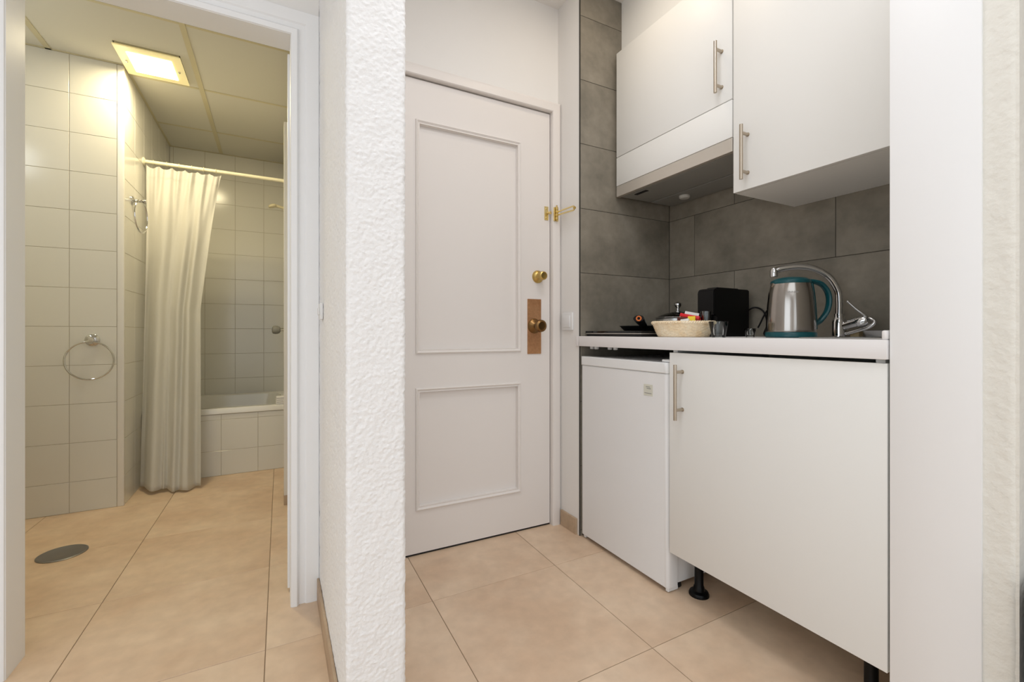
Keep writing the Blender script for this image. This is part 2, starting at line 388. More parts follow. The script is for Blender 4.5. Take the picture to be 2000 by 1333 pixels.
# entrance door
dr = box(.3425, 1.136, 1.794, 1.835, .008, 1.924)
PA = [(.4965, .982, .813, 1.762), (.4965, .982, .179, .676)]
for (x0, x1, z0, z1) in [(.3425, .513, .008, 1.924), (.966, 1.136, .008, 1.924), (.513, .966, 1.746, 1.924), (.513, .966, .660, .829), (.513, .966, .008, .195)]:
    box(x0, x1, 1.780, 1.7945, z0, z1, bm=dr)
d1 = struct('door_1', dr, W_door, 'white panelled entrance door with brass fittings', cat='door')
for (x0, x1, z0, z1) in PA:
    prf = [(0, -.002), (.002, .007), (.006, .009), (.010, .005), (.013, .003), (.017, .0045), (.0175, -.010), (.0195, -.0135)]
    rings = []
    for cx, cz, sx_, sz_ in ((x0, z0, 1, 1), (x1, z0, -1, 1), (x1, z1, -1, -1), (x0, z1, 1, -1), (x0, z0, 1, 1)):
        rings.append([Vector((cx+sx_*o_, 1.780-p_, cz+sz_*o_)) for o_, p_ in prf])
    obj('panel_moulding', loops(rings, None, False, False, closed=False), W_door, d1, ang=25)
def tagp(o, l): o['label'] = l; return o
k = obj('deadbolt_knob', lathe([(.0295, -.001), (.0295, .003), (.026, .009), (.018, .013), (.0135, .018), (.0125, .026), (.016, .032), (.0195, .038), (.0205, .046), (.019, .054), (.015, .057), (.014, .055), (.004, .054)], (1.071, 1.780, 1.158), (0, -1, 0)), BRASS2, d1)
tagp(k, 'round aged brass deadbolt knob')
k = obj('lock_plate', box(1.016, 1.088, 1.776, 1.7805, .802, 1.054, .001, 1), COPPER, d1); tagp(k, 'rectangular copper coloured lock plate')
k2 = obj('door_knob', lathe([(.034, 0), (.034, .003), (.029, .009), (.018, .014), (.0125, .020), (.0125, .034), (.018, .040), (.0255, .047), (.0285, .056), (.0265, .066), (.019, .071), (.017, .0685), (.006, .068), (.003, .068)], (1.050, 1.7762, .930), (0, -1, 0)), BRONZE, k)
tagp(k2, 'dark bronze round door knob')
g = obj('strike_plate', box(1.107, 1.128, 1.777, 1.7805, 1.425, 1.489, .001, 1), BRASS, d1); tagp(g, 'small brass strike plate of the door guard')
sm = bmesh.new()
for zz in (1.436, 1.478): lathe([(.0035, 0), (.0035, .002), (.001, .003)], (1.116, 1.777, zz), (0, -1, 0), 10, sm)
lathe([(.005, 0), (.005, .012), (.007, .014), (.007, .02), (.002, .022)], (1.122, 1.777, 1.457), (.3, -1, 0), 12, sm)
obj('guard_stud', sm, BRASS, g)
obj('bottom_gap_seal', box(.3425, 1.136, 1.782, 1.80, .001, .0079), BLACKM, d1)
gd = thing('door_guard', (1.154, 1.756, 1.45), 'brass swing bar door guard on the casing beside the entrance door', 'door guard')
obj('hinge_plate', box(-.012, .012, -.006, .0002, -.031, .033, .001, 1), BRASS, gd)
hm = bmesh.new()
for zz in (-.02, -.004, .012, .026): lathe([(.0065, -.006), (.0065, .006)], (0, -.010, zz), (0, 0, 1), 14, hm)
lathe([(.003, -.033), (.003, .037), (.0045, .039), (.002, .041)], (0, -.010, 0), (0, 0, 1), 12, hm)
obj('hinge_barrel', hm, BRASS2, gd)
obj('swing_bar', tube([(0, -.012, .008), (0, -.06, .008), (.001, -.125, .006), (.001, -.142, .004), (.001, -.148, -.004), (.001, -.142, -.012), (.001, -.125, -.012), (0, -.06, -.008), (0, -.012, -.006)], .0036, 10), BRASS, gd)
obj('bar_tip', lathe([(.0055, -.004), (.0065, 0), (.0055, .004)], (.001, -.148, -.004), (0, 1, 0), 12), BRASS2, gd)
# kitchen niche walls
wkl = struct('wall_kitchen_left', box(1.1905, 1.95, 1.6225, YD+.1, 0, ZC), W_wall, 'white wall strip with light switch, its niche side clad in large grey tiles')
wkb = struct('wall_kitchen_back', box(1.7384, 1.95, .49, 1.6160, 0, ZC), G_grey, 'large grey cement tile wall behind the worktop')
zt = [0, .025, .31, .595, .88, 1.165, 1.451, 1.738, 2.022, 2.306, ZC]
obj('grout_bed', box(1.1915, 1.7445, 1.6164, 1.6225, 0, ZC), G_grey, wkl)
for c, d in zip(zt, zt[1:]):
    tile(wkl, (0, 1.615, 0), (1, 0, 0), (0, 0, 1), 1.1925, 1.737, c, d, T_grey, gap=.002, bev=.0008)
for i_, (c, d) in enumerate(zip(zt, zt[1:])):
    off = 1.4635 if i_ % 2 == 1 else 1.256
    ysn = [YK0+.006]+sorted(y_ for y_ in (off, off-.6, off-1.2, off+.6) if YK0+.01 < y_ < 1.614)+[1.6145]
    for a, b in zip(ysn, ysn[1:]):
        tile(wkb, (1.737, 0, 0), (0, -1, 0), (0, 0, 1), -b, -a, c, d, T_grey, gap=.002, bev=.0008)
struct('trim_6', box(1.1885, 1.1915, 1.6155, 1.62, 0, ZC), G_grey, 'thin dark edge strip where the grey niche tiles meet the white wall')
b1 = struct('baseboard_entrance', box(1.180, 1.1903, 1.634, 1.756, 0, .070, .001, 1), T_base, 'short tan tile skirting right of the entrance door')
# right partition
rp = box(1.197, 3.0, .292, YK0-.001, 0, ZC)
struct('wall_kitchen_right', rp, W_stuccoR, 'cream textured plaster wall at the far right of the picture')
pr2 = [(1.1965, .4, -1, 0)]
struct('trim_7', box(1.1885, 1.1968, .339, YK0, 0, ZC, .0015), W_case, 'wide smooth white vertical trim board right of the kitchen niche')
pr = []
y = .345
while y > .305: pr.append((1.1945, y, -1, 0)); y -= .004
for k in range(6):
    t = math.pi/2*k/5; pr.append((1.1945+.012-.012*math.cos(t), .292+.012-.012*math.sin(t), -math.cos(t), -math.sin(t)))
x = 1.212
while x < 1.5: pr.append((x, .292, 0, -1)); x += .006
pr += [(1.5, .2935, 0, 0), (1.5, .345, 0, 0)]
obj('plaster_coat', loops(stucco_wall(pr, 0, ZC, .006, .0009, 9)), W_stuccoR, bpy.data.objects['wall_kitchen_right'])
# bulkhead above wall cabinets
struct('wall_bulkhead', box(1.428, 1.7365, .49, 1.6145, 2.183, ZC), W_lam, 'white filler bulkhead above the wall cabinets')

# ------------------------------------------------------------------ kitchen furniture
def bar_handle(parent, x, y, z0, z1, zs, xface):
    """flat-round bar at (x,y) with posts reaching xface"""
    h = obj('handle', tube([(x, y, z0), (x, y, z1)], .0058, 14, 1), NICKEL, parent)
    for z in zs:
        obj('handle_post', lathe([(.0052, 0), (.0052, xface-x-.002), (.0068, xface-x-.002), (.0068, xface-x)], (x, y, z), (1, 0, 0), 14), NICKEL, h)
    h['label'] = 'satin nickel bar handle'
# base cabinet (origin at floor)
bcab = thing('base_cabinet', (XS, 1.107, 0), 'white base cabinet under the sink with one wide door and bar handle', 'cabinet')
def L(bm, dx, dy, dz=0): bm.transform(Matrix.Translation((-dx, -dy, -dz))); return bm
cx, cy = XS, 1.107
ca = box(1.2095, 1.73, .50, .518, .149, .8395); box(1.2095, 1.73, 1.088, 1.106, .149, .8395, bm=ca); box(1.2095, 1.73, .518, 1.088, .149, .167, bm=ca); box(1.712, 1.73, .518, 1.088, .167, .8395, bm=ca)
obj('carcass', L(ca, cx, cy), W_lam, bcab)
dd = obj('door', L(box(XS, 1.208, .4885, 1.1055, .149, .8315, .0012), cx, cy), W_lam, bcab)
bar_handle(dd, XS-.034-cx, 1.0505-cy, .612, .7945, (.645, .770), XS-cx)
for (lx, ly) in ((1.285, 1.0635), (1.285, .56), (1.66, 1.0635), (1.66, .56)):
    obj('leg', lathe([(.033, 0), (.033, .006), (.030, .012), (.019, .016), (.017, .03), (.0145, .034), (.0145, .10), (.019, .104), (.019, .118), (.03, .128), (.03, .149)], (lx-cx, ly-cy, 0), n=24), BLACK, bcab)
# worktop with sink cut-out as ring of boxes
wt = thing('worktop', (XS, 1.05, .8405), 'white laminate kitchen worktop spanning the whole niche', 'worktop')
cx, cy, cz = XS, 1.05, .8405
wm = box(1.182, 1.29, .4865, 1.6145, .8405, .884, .0015); box(1.29, 1.7365, .735, 1.6145, .8405, .884, bm=wm); box(1.62, 1.7365, .4865, .735, .8405, .884, bm=wm)
box(1.29, 1.62, .4865, .515, .8405, .884, bm=wm); box(1.182, 1.1895, 1.61, 1.636, .8405, .884, .0015, bm=wm)
obj('slab', L(wm, cx, cy, cz), W_counter, wt)
obj('end_upstand', L(box(1.184, 1.73, .4865, .4975, .884, .905, .004), cx, cy, cz), W_counter, wt)
for yy, xx in ((1.575, 1.22), (1.545, 1.22), (1.475, 1.235), (1.44, 1.235)):
    obj('mounting_clip', L(box(xx, xx+.012, yy-.009, yy+.009, .828, .8405, .002, 1), cx, cy, cz), PAPER, wt)
# sink
sk = thing('sink', (1.455, .625, .8845), 'stainless steel sink sunk into the right end of the worktop', 'sink')
def rrect(cx, cy, a, b, r, z, n=8):
    out = []
    for k, (sx, sy) in enumerate(((1, 1), (-1, 1), (-1, -1), (1, -1))):
        for i in range(n+1):
            t = math.pi/2*(k+i/n); out.append(Vector((cx+sx*(a-r)+r*math.cos(t), cy+sy*(b-r)+r*math.sin(t), z)))
    return out
sb = loops([rrect(0, 0, .170, .115, .02, .0), rrect(0, 0, .170, .115, .02, .0022), rrect(0, 0, .160, .105, .03, .0026), rrect(0, 0, .152, .098, .04, -.002), rrect(0, 0, .145, .092, .04, -.035), rrect(0, 0, .12, .07, .04, -.038), rrect(0, 0, .02, .02, .019, -.04)], cap0=False)
obj('basin', sb, STEELD, sk); obj('drain', lathe([(.03, -.039), (.03, -.036), (.012, -.035), (.002, -.0345)], (0, 0, 0)), CH, sk)
# fridge
fr = thing('mini_fridge', (1.235, 1.357, 0), 'white under-counter fridge with a small badge on its door', 'fridge')
cx, cy = 1.235, 1.357
obj('body', L(box(1.243, 1.70, 1.118, 1.600, .022, .792, .006), cx, cy), W_fridge, fr)
def rounded_door(x0, x1, y0, y1, z0, z1, r, n=5):
    pts = []
    for k in range(n+1):
        t = math.pi/2*k/n; pts.append((x0+r-r*math.cos(t), y0+r-r*math.sin(t)))
    pts = pts[::-1]
    pts2 = [(p[0], y1+y0-p[1]) for p in pts[::-1]]
    pl = [(x1, y0)]+pts+pts2+[(x1, y1)]
    rr = []
    for z, s in ((z0, .003), (z0+.003, 0), (z1-.003, 0), (z1, .003)):
        rr.append([Vector((min(max(p[0], x0+s), x1), min(max(p[1], y0+s), y1-s), z)) for p in pl])
    return loops(rr)
fd = obj('door', L(rounded_door(1.19, 1.236, 1.112, 1.6115, .016, .757, .018), cx, cy), W_fridge, fr)
# cap with a shallow arched lower edge
cp = rounded_door(1.187, 1.238, 1.1115, 1.6125, .758, .796, .018)
for v in cp.verts:
    if v.co.z < .77: v.co.z += 0
obj('door_cap', L(cp, cx, cy), W_fridge2, fd)
obj('hinge_cover', L(box(1.20, 1.262, 1.114, 1.15, .7965, .806, .003), cx, cy), W_fridge2, fr)
bd = obj('badge', L(box(1.1885, 1.1902, 1.182, 1.226, .672, .713, .0006, 1), cx, cy), BADGE, fd); bd['label'] = 'small square pale badge'
bm_ = bmesh.new()
for z_, a, b in ((.704, 1.194, 1.214), (.698, 1.190, 1.210), (.681, 1.187, 1.221)): box(1.1879, 1.1886, a, b, z_-.0012, z_+.0012, bm=bm_)
obj('badge_print', L(bm_, cx, cy), GREYP, bd)
for yy in (1.14, 1.578):
    for xx in (1.262, 1.66): obj('foot', lathe([(.014, 0), (.016, .003), (.014, .022)], (xx-cx, yy-cy, 0), n=16), BLACKM, fr)
km = bmesh.new()
km.free()
for a_, b_ in ((1.118, 1.132), (1.585, 1.599)): obj('bottom_hinge', L(box(1.198, 1.246, a_, b_, .002, .016, .002, 1), cx, cy), W_fridge2, fr)

# wall cabinets
XU = 1.383
def wall_cab(name, y0, y1, z0, label, hy, hz, dz0):
    t = thing(name, (XU, y1, z0), label, 'cabinet'); cx, cy, cz = XU, y1, z0
    c = box(XU+.02, XB-.001, y0+.001, y1-.001, z0, 2.18)
    obj('carcass', L(c, cx, cy, cz), W_lam, t)
    d = obj('door', L(box(XU, XU+.0185, y0+.0015, y1-.0015, dz0, 2.18, .0012), cx, cy, cz), W_lam, t)
    bar_handle(d, XU-.034-cx, hy-cy, hz[0]-cz, hz[1]-cz, (hz[0]+.027-cz, hz[1]-.027-cz), XU-cx)
    return t
wall_cab('wall_cabinet', .4895, 1.0055, 1.376, 'white wall cabinet hanging lower, above the kettle and sink', .951, (1.403, 1.583), 1.376)
uc = wall_cab('wall_cabinet', 1.0075, 1.600, 1.574, 'white wall cabinet above the extractor hood, next to grey side wall', 1.0486, (1.733, 1.912), 1.703)
obj('flap_panel', box(0, .0185, -.591, -.0015, -.003, .126, .0012), W_lam, uc)['label'] = 'narrow plain white panel below the cabinet door'
# extractor hood
hd = thing('extractor_hood', (XU, 1.600, 1.521), 'slim built-in extractor hood with steel front edge under the left cabinet', 'extractor hood')
obj('front_strip', box(.001, .02, -.591, -.001, .001, .0485, .001, 1), BR_ST2, hd)
hb = box(.021, XB-XU-.001, -.591, -.001, .006, .049)
obj('housing', hb, GREYP, hd)
obj('filter_panel', box(.028, .20, -.585, -.008, .002, .006, .001, 1), GREYP, hd)
obj('rear_panel', box(.210, .345, -.585, -.008, .0015, .006, .001, 1), GREYP, hd)
obj('lamp_lens', lathe([(.024, .006), (.024, -.006), (.019, -.011), (.003, -.013)], (.262, -.16, 0), n=24), FROST, hd)
obj('switch_slot', box(.045, .062, -.14, -.07, .0, .003), BLACKM, hd)

# ------------------------------------------------------------------ things on the worktop
ZT = .8842
hob = thing('hob', (1.46, 1.437, ZT), 'low black glass hob slab in the corner of the worktop', 'hob')
obj('housing', box(-.24, .24, -.165, .168, .0, .010, .002), BLACKM, hob)
obj('trim', box(-.244, .244, -.168, .171, .010, .0135, .001, 1), BR_ST2, hob)['label'] = 'thin steel edge'
obj('glass_top', box(-.245, .245, -.169, .172, .0135, .0225, .0015), BLACKG, hob)
zh = ZT+.0227
pan = thing('frying_pan', (1.355, 1.395, zh), 'black frying pan with upright handle on the hob, left of the basket', 'frying pan')
obj('pan_body', lathe([(.001, 0), (.078, 0), (.082, .002), (.099, .0195), (.101, .020), (.0995, .0210), (.096, .019), (.079, .0035), (.001, .0025)], n=48), BLACKM, pan)
hn = obj('handle', tube([(-.064, -.068, .014), (-.087, -.087, .022), (-.114, -.103, .032), (-.150, -.126, .046)], lambda s: .0075+.006*s, 14, 6, sx=1.5), BLACK, pan)
obj('hang_loop', ring((-.151, -.128, .046), .008, .0028, Vector((.64, -.77, 0)), Vector((.15, .12, .98)).normalized(), 20, 8), ORANGE, hn)['label'] = 'orange hanging eye at the handle end'
pot = thing('saucepan', (1.575, 1.415, zh), 'steel saucepan with glass lid behind the basket', 'saucepan')
pot.scale = (1, 1, 1.12)
obj('pot_body', lathe([(.001, 0), (.086, 0), (.092, .004), (.092, .048), (.095, .050), (.090, .050), (.089, .006), (.001, .004)], n=48), STEELD, pot)
ld = obj('lid', lathe([(.0945, .0505), (.0945, .053), (.08, .060), (.05, .070), (.014, .076), (.014, .074), (.05, .068), (.08, .058), (.092, .0505)], n=48, cap0=False, cap1=False), GLASS, pot)
obj('lid_rim', ring((0, 0, .0522), .0948, .0022, (1, 0, 0), (0, 1, 0), 48, 8), CH, ld)
obj('lid_knob', lathe([(.014, .0745), (.014, .078), (.007, .081), (.006, .090), (.011, .095), (.0165, .102), (.0165, .108), (.012, .113), (.002, .115)], n=28), CH, ld)
obj('handle', tube([(.01, -.092, .036), (.04, -.103, .04), (.055, -.115, .046), (.05, -.12, .05)], .006, 10, 4), BLACK, pot)
# wicker basket
bk = thing('wicker_basket', (1.305, 1.149, ZT), 'round straw wicker basket with coffee and tea packets at the worktop edge', 'basket')
def weave(r0, r1, h, rows, n, amp, inner=False):
    rings = []
    for k in range(rows*4+1):
        s = k/(rows*4); row = k//4; rr = r0+(r1-r0)*s**.8
        rnd_ = math.sin(math.pi*(k % 4)/4)
        rings.append([Vector(((rr+amp*rnd_*(.55+.45*math.sin(24*2*math.pi*i/n/2*2+math.pi*row)))*math.cos(2*math.pi*i/n), (rr+amp*rnd_*(.55+.45*math.sin(24*2*math.pi*i/n+math.pi*row)))*math.sin(2*math.pi*i/n), h*s)) for i in range(n)])
    return rings
ow = weave(.083, .1045, .048, 9, 144, .0032); iw = [[v*1 for v in r] for r in weave(.078, .099, .046, 2, 144, .0)][::-1]
for r in iw:
    for v in r: v.z += .003
obj('woven_wall', loops(ow+iw), WICK, bk)
rim = bmesh.new(); nst = 44
for ph in (0, math.pi):
    pts = [Vector(((.1045+.003*math.cos(i*1.15+ph))*math.cos(2*math.pi*i/220), (.1045+.003*math.cos(i*1.15+ph))*math.sin(2*math.pi*i/220), .051+.003*math.sin(i*1.15+ph))) for i in range(220)]
    tube(pts, .0036, 7, 1, rim, closed=True)
obj('braided_rim', rim, WICK, bk)
zb = ZT+.006
def packet(name, label, m, loc, dims, rot, cat='packet'):
    o = obj(name, box(-dims[0]/2, dims[0]/2, -dims[1]/2, dims[1]/2, -dims[2]/2, dims[2]/2, .0015), m)
    # crimped ends
    o.location = loc; o.rotation_euler = rot
    for s in (-1, 1):
        e = bmesh.new()
        for q in range(3): box(-dims[0]/2*.96, dims[0]/2*.96, s*(dims[1]/2-.0015-q*.0022)-.0006, s*(dims[1]/2-.0015-q*.0022)+.0006, -dims[2]/2-.0003, dims[2]/2+.0003, bm=e)
        obj('crimp', e, m, o)
    return tag(o, label, cat)
AZ = R(-27.76+24)  # roughly facing the camera
packet('coffee_packet', 'bright red packet lying tilted on top of the wicker basket', RED, (1.318, 1.128, zb+.064), (.030, .068, .012), (R(12), R(20), R(28)))
packet('tea_packet', 'yellow packet standing at the right in the wicker basket', YEL, (1.289, 1.098, zb+.052), (.006, .026, .030), (R(0), R(8), R(20)))
packet('cocoa_packet', 'dark brown packet in the wicker basket below the red one', BROWN, (1.295, 1.134, zb+.052), (.012, .048, .024), (R(4), R(-6), R(25)))
pc = packet('paper_sachet', 'white paper sachet sticking up behind the red packet', PAPER, (1.372, 1.170, zb+.071), (.004, .052, .03), (R(12), R(10), R(26)))
packet('sugar_sachet', 'small white sachet low at the front of the wicker basket', PAPER, (1.272, 1.112, zb+.046), (.010, .03, .022), (R(-8), R(25), R(15)))
def tumbler(loc, h, r0, r1, label, group=None):
    o = obj('tumbler', lathe([(.001, 0), (r0*.96, 0), (r0, .001), (r1, h-.001), (r1-.0008, h), (r1-.0018, h-.001), (r0-.002, .008), (.001, .006)], n=40, cap0=False, cap1=False), GLASS)
    bmesh_fix(o); o.location = loc; return tag(o, label, 'glass')
def bmesh_fix(o):
    bm = bmesh.new(); bm.from_mesh(o.data); bmesh.ops.remove_doubles(bm, verts=bm.verts[:], dist=.0004)
    bm.to_mesh(o.data); bm.free()
tumbler((1.300, .998, ZT), .053, .021, .0305, 'small clear glass tumbler on the worktop right of the basket')
tumbler((1.345, 1.083, zb), .086, .014, .0175, 'narrow clear glass standing inside the wicker basket')
tumbler((1.475, 1.005, ZT), .030, .014, .018, 'tiny clear glass beside the kettle base')
# coffee machine
cm = thing('coffee_machine', (1.588, 1.197, ZT), 'narrow black capsule coffee machine behind the basket', 'coffee machine')
pf = [(-.108, 0), (.105, 0), (.105, .184), (.101, .188), (-.088, .188), (-.102, .182), (-.106, .170), (-.106, .085), (-.085, .08), (-.085, .03), (-.108, .026)]
cmb = loops([[Vector((x_, yy, z_)) for x_, z_ in pf] for yy in (-.040, .038)])
bmesh.ops.bevel(cmb, geom=cmb.edges[:], offset=.003, segments=2, affect='EDGES')
obj('body', cmb, BLACK, cm)
obj('lever', box(-.07, .06, -.024, .022, .186, .193, .003), BLACKM, cm)
obj('coffee_spout', lathe([(.010, .058), (.013, .082), (.013, .09)], (-.097, -.001, 0), n=20), BLACKM, cm)
dt = obj('drip_tray', box(-.135, -.084, -.036, .034, 0, .024, .003), BLACKM, cm)
gm = bmesh.new()
for q in range(6): box(-.132, -.09, -.030+q*.0115, -.026+q*.0115, .024, .026, bm=gm)
obj('grille', gm, GREYP, dt)
cbl = obj('power_cord', tube([(1.698, 1.178, ZT+.10), (1.724, 1.155, ZT+.118), (1.728, 1.12, ZT+.10), (1.728, 1.105, ZT+.05), (1.728, 1.118, ZT+.01), (1.728, 1.09, ZT+.006)], .0032, 10), BLACK)
tag(cbl, 'black power cord looping out of the coffee machine', 'cord')
cb2 = obj('power_cord', tube([(1.700, 1.125, ZT+.035), (1.708, 1.09, ZT+.105), (1.70, 1.045, ZT+.112), (1.67, 1.02, ZT+.085), (1.65, 1.03, ZT+.03), (1.63, 1.00, ZT+.006), (1.55, .93, ZT+.006)], .0032, 10), BLACK)
tag(cb2, 'black kettle cord arching against the grey wall left of the kettle', 'cord')
# kettle
kt = thing('electric_kettle', (1.452, .852, ZT), 'brushed steel electric kettle with teal handle, lid and base', 'kettle')
obj('power_base', lathe([(.068, 0), (.0715, .003), (.0715, .013), (.069, .017), (.04, .018)], n=48), TEAL, kt)
obj('body', lathe([(.06, .0185), (.0685, .0185), (.069, .024), (.068, .06), (.0655, .10), (.0615, .14), (.0565, .166), (.0545, .172)], n=64), BR_ST, kt)
obj('lid', lathe([(.0555, .170), (.0565, .174), (.055, .180), (.045, .187), (.026, .191), (.002, .192)], n=48), TEAL, kt)
dirr = Vector((.8849, -.4658, 0)); dirr = (dirr*.97+Vector((-.4658, -.8849, 0))*.05).normalized()   # handle points to the right of the picture
def kp(r, z, s=0): return dirr*r+Vector((0, 0, z))
def strap(pts, wd, th, bm=None):
    return tube(pts, th, 12, 6, bm, sx=wd/th, up=None)
obj('handle', strap([kp(.046, .178), kp(.070, .178), kp(.096, .169), kp(.114, .145), kp(.119, .115), kp(.112, .083), kp(.093, .055), kp(.071, .040)], .012, .0075), TEAL, kt)
obj('handle_spine', tube([kp(.0575, .172), kp(.0625, .14), kp(.0665, .10), kp(.069, .06), kp(.070, .026)], .007, 10, 5, sx=1.8), TEAL, kt)
obj('spout', loops([[(-dirr)*(.048+k*.011)+Vector((-dirr.y*s_*.018*(1-.5*k), dirr.x*s_*.018*(1-.5*k), z_)) for s_, z_ in ((-1, .165+k*.008), (1, .165+k*.008), (0, .135+k*.028))] for k in (0, 1)]), BR_ST, kt)
tx = bmesh.new()   # tiny unreadable wordmark as dark strokes on the body
cdir = Vector((-.83, -.53, 0)).normalized()
for q in range(9):
    a_ = math.atan2(cdir.y, cdir.x)-.02+.055*(q-6)*-1
    for zz in (.139, .1425) if q % 2 else (.1405,):
        c_ = Vector((math.cos(a_), math.sin(a_), 0))*.0614; T_ = Vector((-math.sin(a_), math.cos(a_), 0))
        M_ = Matrix.Translation(c_+Vector((0, 0, zz))) @ Matrix.Rotation(a_, 4, 'Z')
        box(-.0002, .0004, -.0013, .0013, -.001, .001, bm=tx, M=M_)
obj('wordmark', tx, GREYP, kt)
# faucet
fc = thing('kitchen_faucet', (1.655, .812, ZT), 'chrome swan-neck kitchen faucet right behind the kettle', 'faucet')
obj('base_body', lathe([(.024, .0), (.024, .003), (.0205, .005), (.0205, .050), (.017, .062), (.0145, .066), (.0145, .078), (.001, .079)], n=32), CH, fc)
sd = Vector((-.68, .62, 0)).normalized()
def sp(r, z): return sd*r+Vector((0, 0, z))
spt = obj('spout', tube([sp(0, .075), sp(0, .12), sp(.004, .155), sp(.028, .200), sp(.07, .229), (sp(.12, .239)), sp(.17, .234), sp(.192, .226)], .0108, 16), CH, fc)
obj('aerator', lathe([(.0118, -.016), (.0125, -.013), (.0125, .006), (.009, .014)], sp(.194, .222), (0, 0, 1), n=24), CH, spt)
ad = Vector((.05, -.95, .27)).normalized()
obj('cartridge', lathe([(.014, .0), (.015, .02), (.0165, .05), (.0185, .052), (.0185, .072), (.014, .080), (.003, .082)], (0, -.004, .035), ad, n=28), CH, fc)
le = ad*.076+Vector((0, 0, .035))
obj('lever', tube([le, le+Vector((-.008, -.004, .012)), le+Vector((-.02, .016, .035)), le+Vector((-.030, .034, .058))], lambda s: .005-.0022*s, 12, 5), CH, fc)
obj('lever_tip', lathe([(.001, -.004), (.0045, -.002), (.0045, .002), (.001, .005)], le+Vector((-.0305, .035, .060)), (-.3, .5, .8), n=16), CH, fc)
obj('lever_loop', tube([(0, -.02, .012), (-.004, -.055, .022), (-.004, -.088, .034), (0, -.10, .05), (0, -.085, .062)], .0055, 12), CH, fc)
# soap dish + sponge right of faucet
so = thing('soap_dish', (1.700, .722, ZT), 'shallow stainless dish at the right end of the worktop', 'dish')
obj('dish', loops([rrect(0, 0, .020, .026, .008, 0), rrect(0, 0, .030, .036, .01, .022), rrect(0, 0, .032, .038, .01, .0225), rrect(0, 0, .028, .034, .01, .021), rrect(0, 0, .018, .024, .008, .002)]), STEELD, so)
spg = obj('sponge', box(-.018, .018, -.013, .013, 0, .022, .004), BEIGE); spg.location = (1.706, .785, ZT); spg.rotation_euler = (0, 0, .1)
tag(spg, 'beige sponge beside the base of the chrome faucet', 'sponge')
spg.location.z = ZT+.0
# ------------------------------------------------------------------ switches
def switch(name, label, loc, w_, h_, m):
    o = thing(name, loc, label, 'switch')
    obj('plate', box(-.009, 0, -w_/2, w_/2, -h_/2, h_/2, .002), m, o)
    obj('rocker', box(-.013, -.009, -w_/2+.014, w_/2-.014, -h_/2+.014, h_/2-.014, .0015), m, o)
    return o
switch('light_switch', 'white square light switch between entrance door and kitchen niche', (1.1903, 1.705, .951), .082, .080, W_fridge2)
switch('light_switch', 'small white switch near the doorway on the stucco wall side', (.1285, 1.52, .966), .060, .05, W_fridge2)
# ------------------------------------------------------------------ bathroom things
def tubmesh():
    x0, x1, y0, y1, zt_ = -.6975, .0975, 3.3445, 4.138, .423
    cxx, cyy, a, b = (x0+x1)/2, (y0+y1)/2, (x1-x0)/2, (y1-y0)/2
    rg = [rrect(cxx, cyy, a-.004, b-.004, .01, .386), rrect(cxx, cyy, a, b, .012, .389), rrect(cxx, cyy, a, b, .012, zt_-.006), rrect(cxx, cyy, a-.004, b-.004, .014, zt_), rrect(cxx, cyy, a-.055, b-.055, .08, zt_),
          rrect(cxx, cyy, a-.065, b-.065, .09, zt_-.008), rrect(cxx, cyy, a-.09, b-.09, .12, .20), rrect(cxx, cyy, a-.13, b-.13, .14, .08), rrect(cxx, cyy, a-.2, b-.2, .1, .05)]
    return loops(rg, cap0=False)
tb = obj('bathtub', tubmesh(), W_tub); rebase(tb, (-.3, 3.74, 0)); tag(tb, 'white enamel bathtub behind the tiled apron', 'bathtub')
# back ledge of tub slightly raised
rod = thing('curtain_rod', (-.70, 3.394, 1.923), 'cream shower curtain rod spanning the bath alcove', 'curtain rod')
obj('pole', tube([(0, 0, 0), (.80, 0, 0)], .0115, 16, 1), ROD, rod)
for x_ in (0.0, .79): obj('flange', lathe([(.024, 0), (.024, .004), (.016, .010)], (x_, 0, 0), (1, 0, 0), n=24), ROD, rod)
# curtain
cu = thing('shower_curtain', (-.50, 3.39, 0), 'white fabric shower curtain drawn to the left outside the bathtub', 'curtain')
def curtain_pt(s, v):
    """s 0..1 across, v 0 (top) .. 1 (hem)"""
    xa, xb = -.682, -.306
    k = min(1, v*2.2)**.8
    xl_ = xa-.004*v; xr = xb-.095*k+.035*max(0, v-.45)
    x = xl_+(xr-xl_)*s
    hemy = 3.205-.115*math.sin(min(1, s*1.15)*math.pi/2)+.05*max(0, s-.8)/.2
    y = 3.372+(hemy-3.372)*v**1.1
    g = 1/(1+math.exp(-(v-.10)/.035))              # small gathers at the top melt into broad folds
    top = .010*math.sin(s*2*math.pi*6.3)+.005*math.sin(s*2*math.pi*11+1)
    broad = .022*math.sin(s*2*math.pi*2.4+.5+.5*v)+.004*math.sin(s*2*math.pi*5.1+2.4*v+1)+.0012*math.sin(s*2*math.pi*8.3+3*v)
    y += top*(1-g*.92)+broad*g*(.9+.4*v)
    x += .006*math.cos(s*2*math.pi*2.6+.5)*g
    y += .070*math.exp(-((s-(.70-.05*v))/.045)**2)*min(1, v*3)*(1-.35*v)       # deep fold between the panels
    y -= .020*math.exp(-((s-.82)/.07)**2)*min(1, v*4)
    y -= .012*math.exp(-((s-.36-.05*v)/.03)**2)*max(0, v-.5)*2
    y += .0015*math.sin(v*31+s*17)*math.sin(s*23-v*9)
    zt0 = 1.898-.016*abs(math.sin(s*math.pi*6))
    zb0 = .008+.020*(1-min(1, s*1.6))+.008*math.sin(s*11)**2
    z = zt0+(zb0-zt0)*v
    return Vector((max(x, -.688)+.50, min(y, 3.379)-3.39, z))
NS, NV = 150, 70
rg = [[curtain_pt(i/NS, j/NV) for i in range(NS+1)] for j in range(NV+1)]
co = obj('cloth', loops(rg, None, False, False, closed=False), CURT, cu, ang=80)
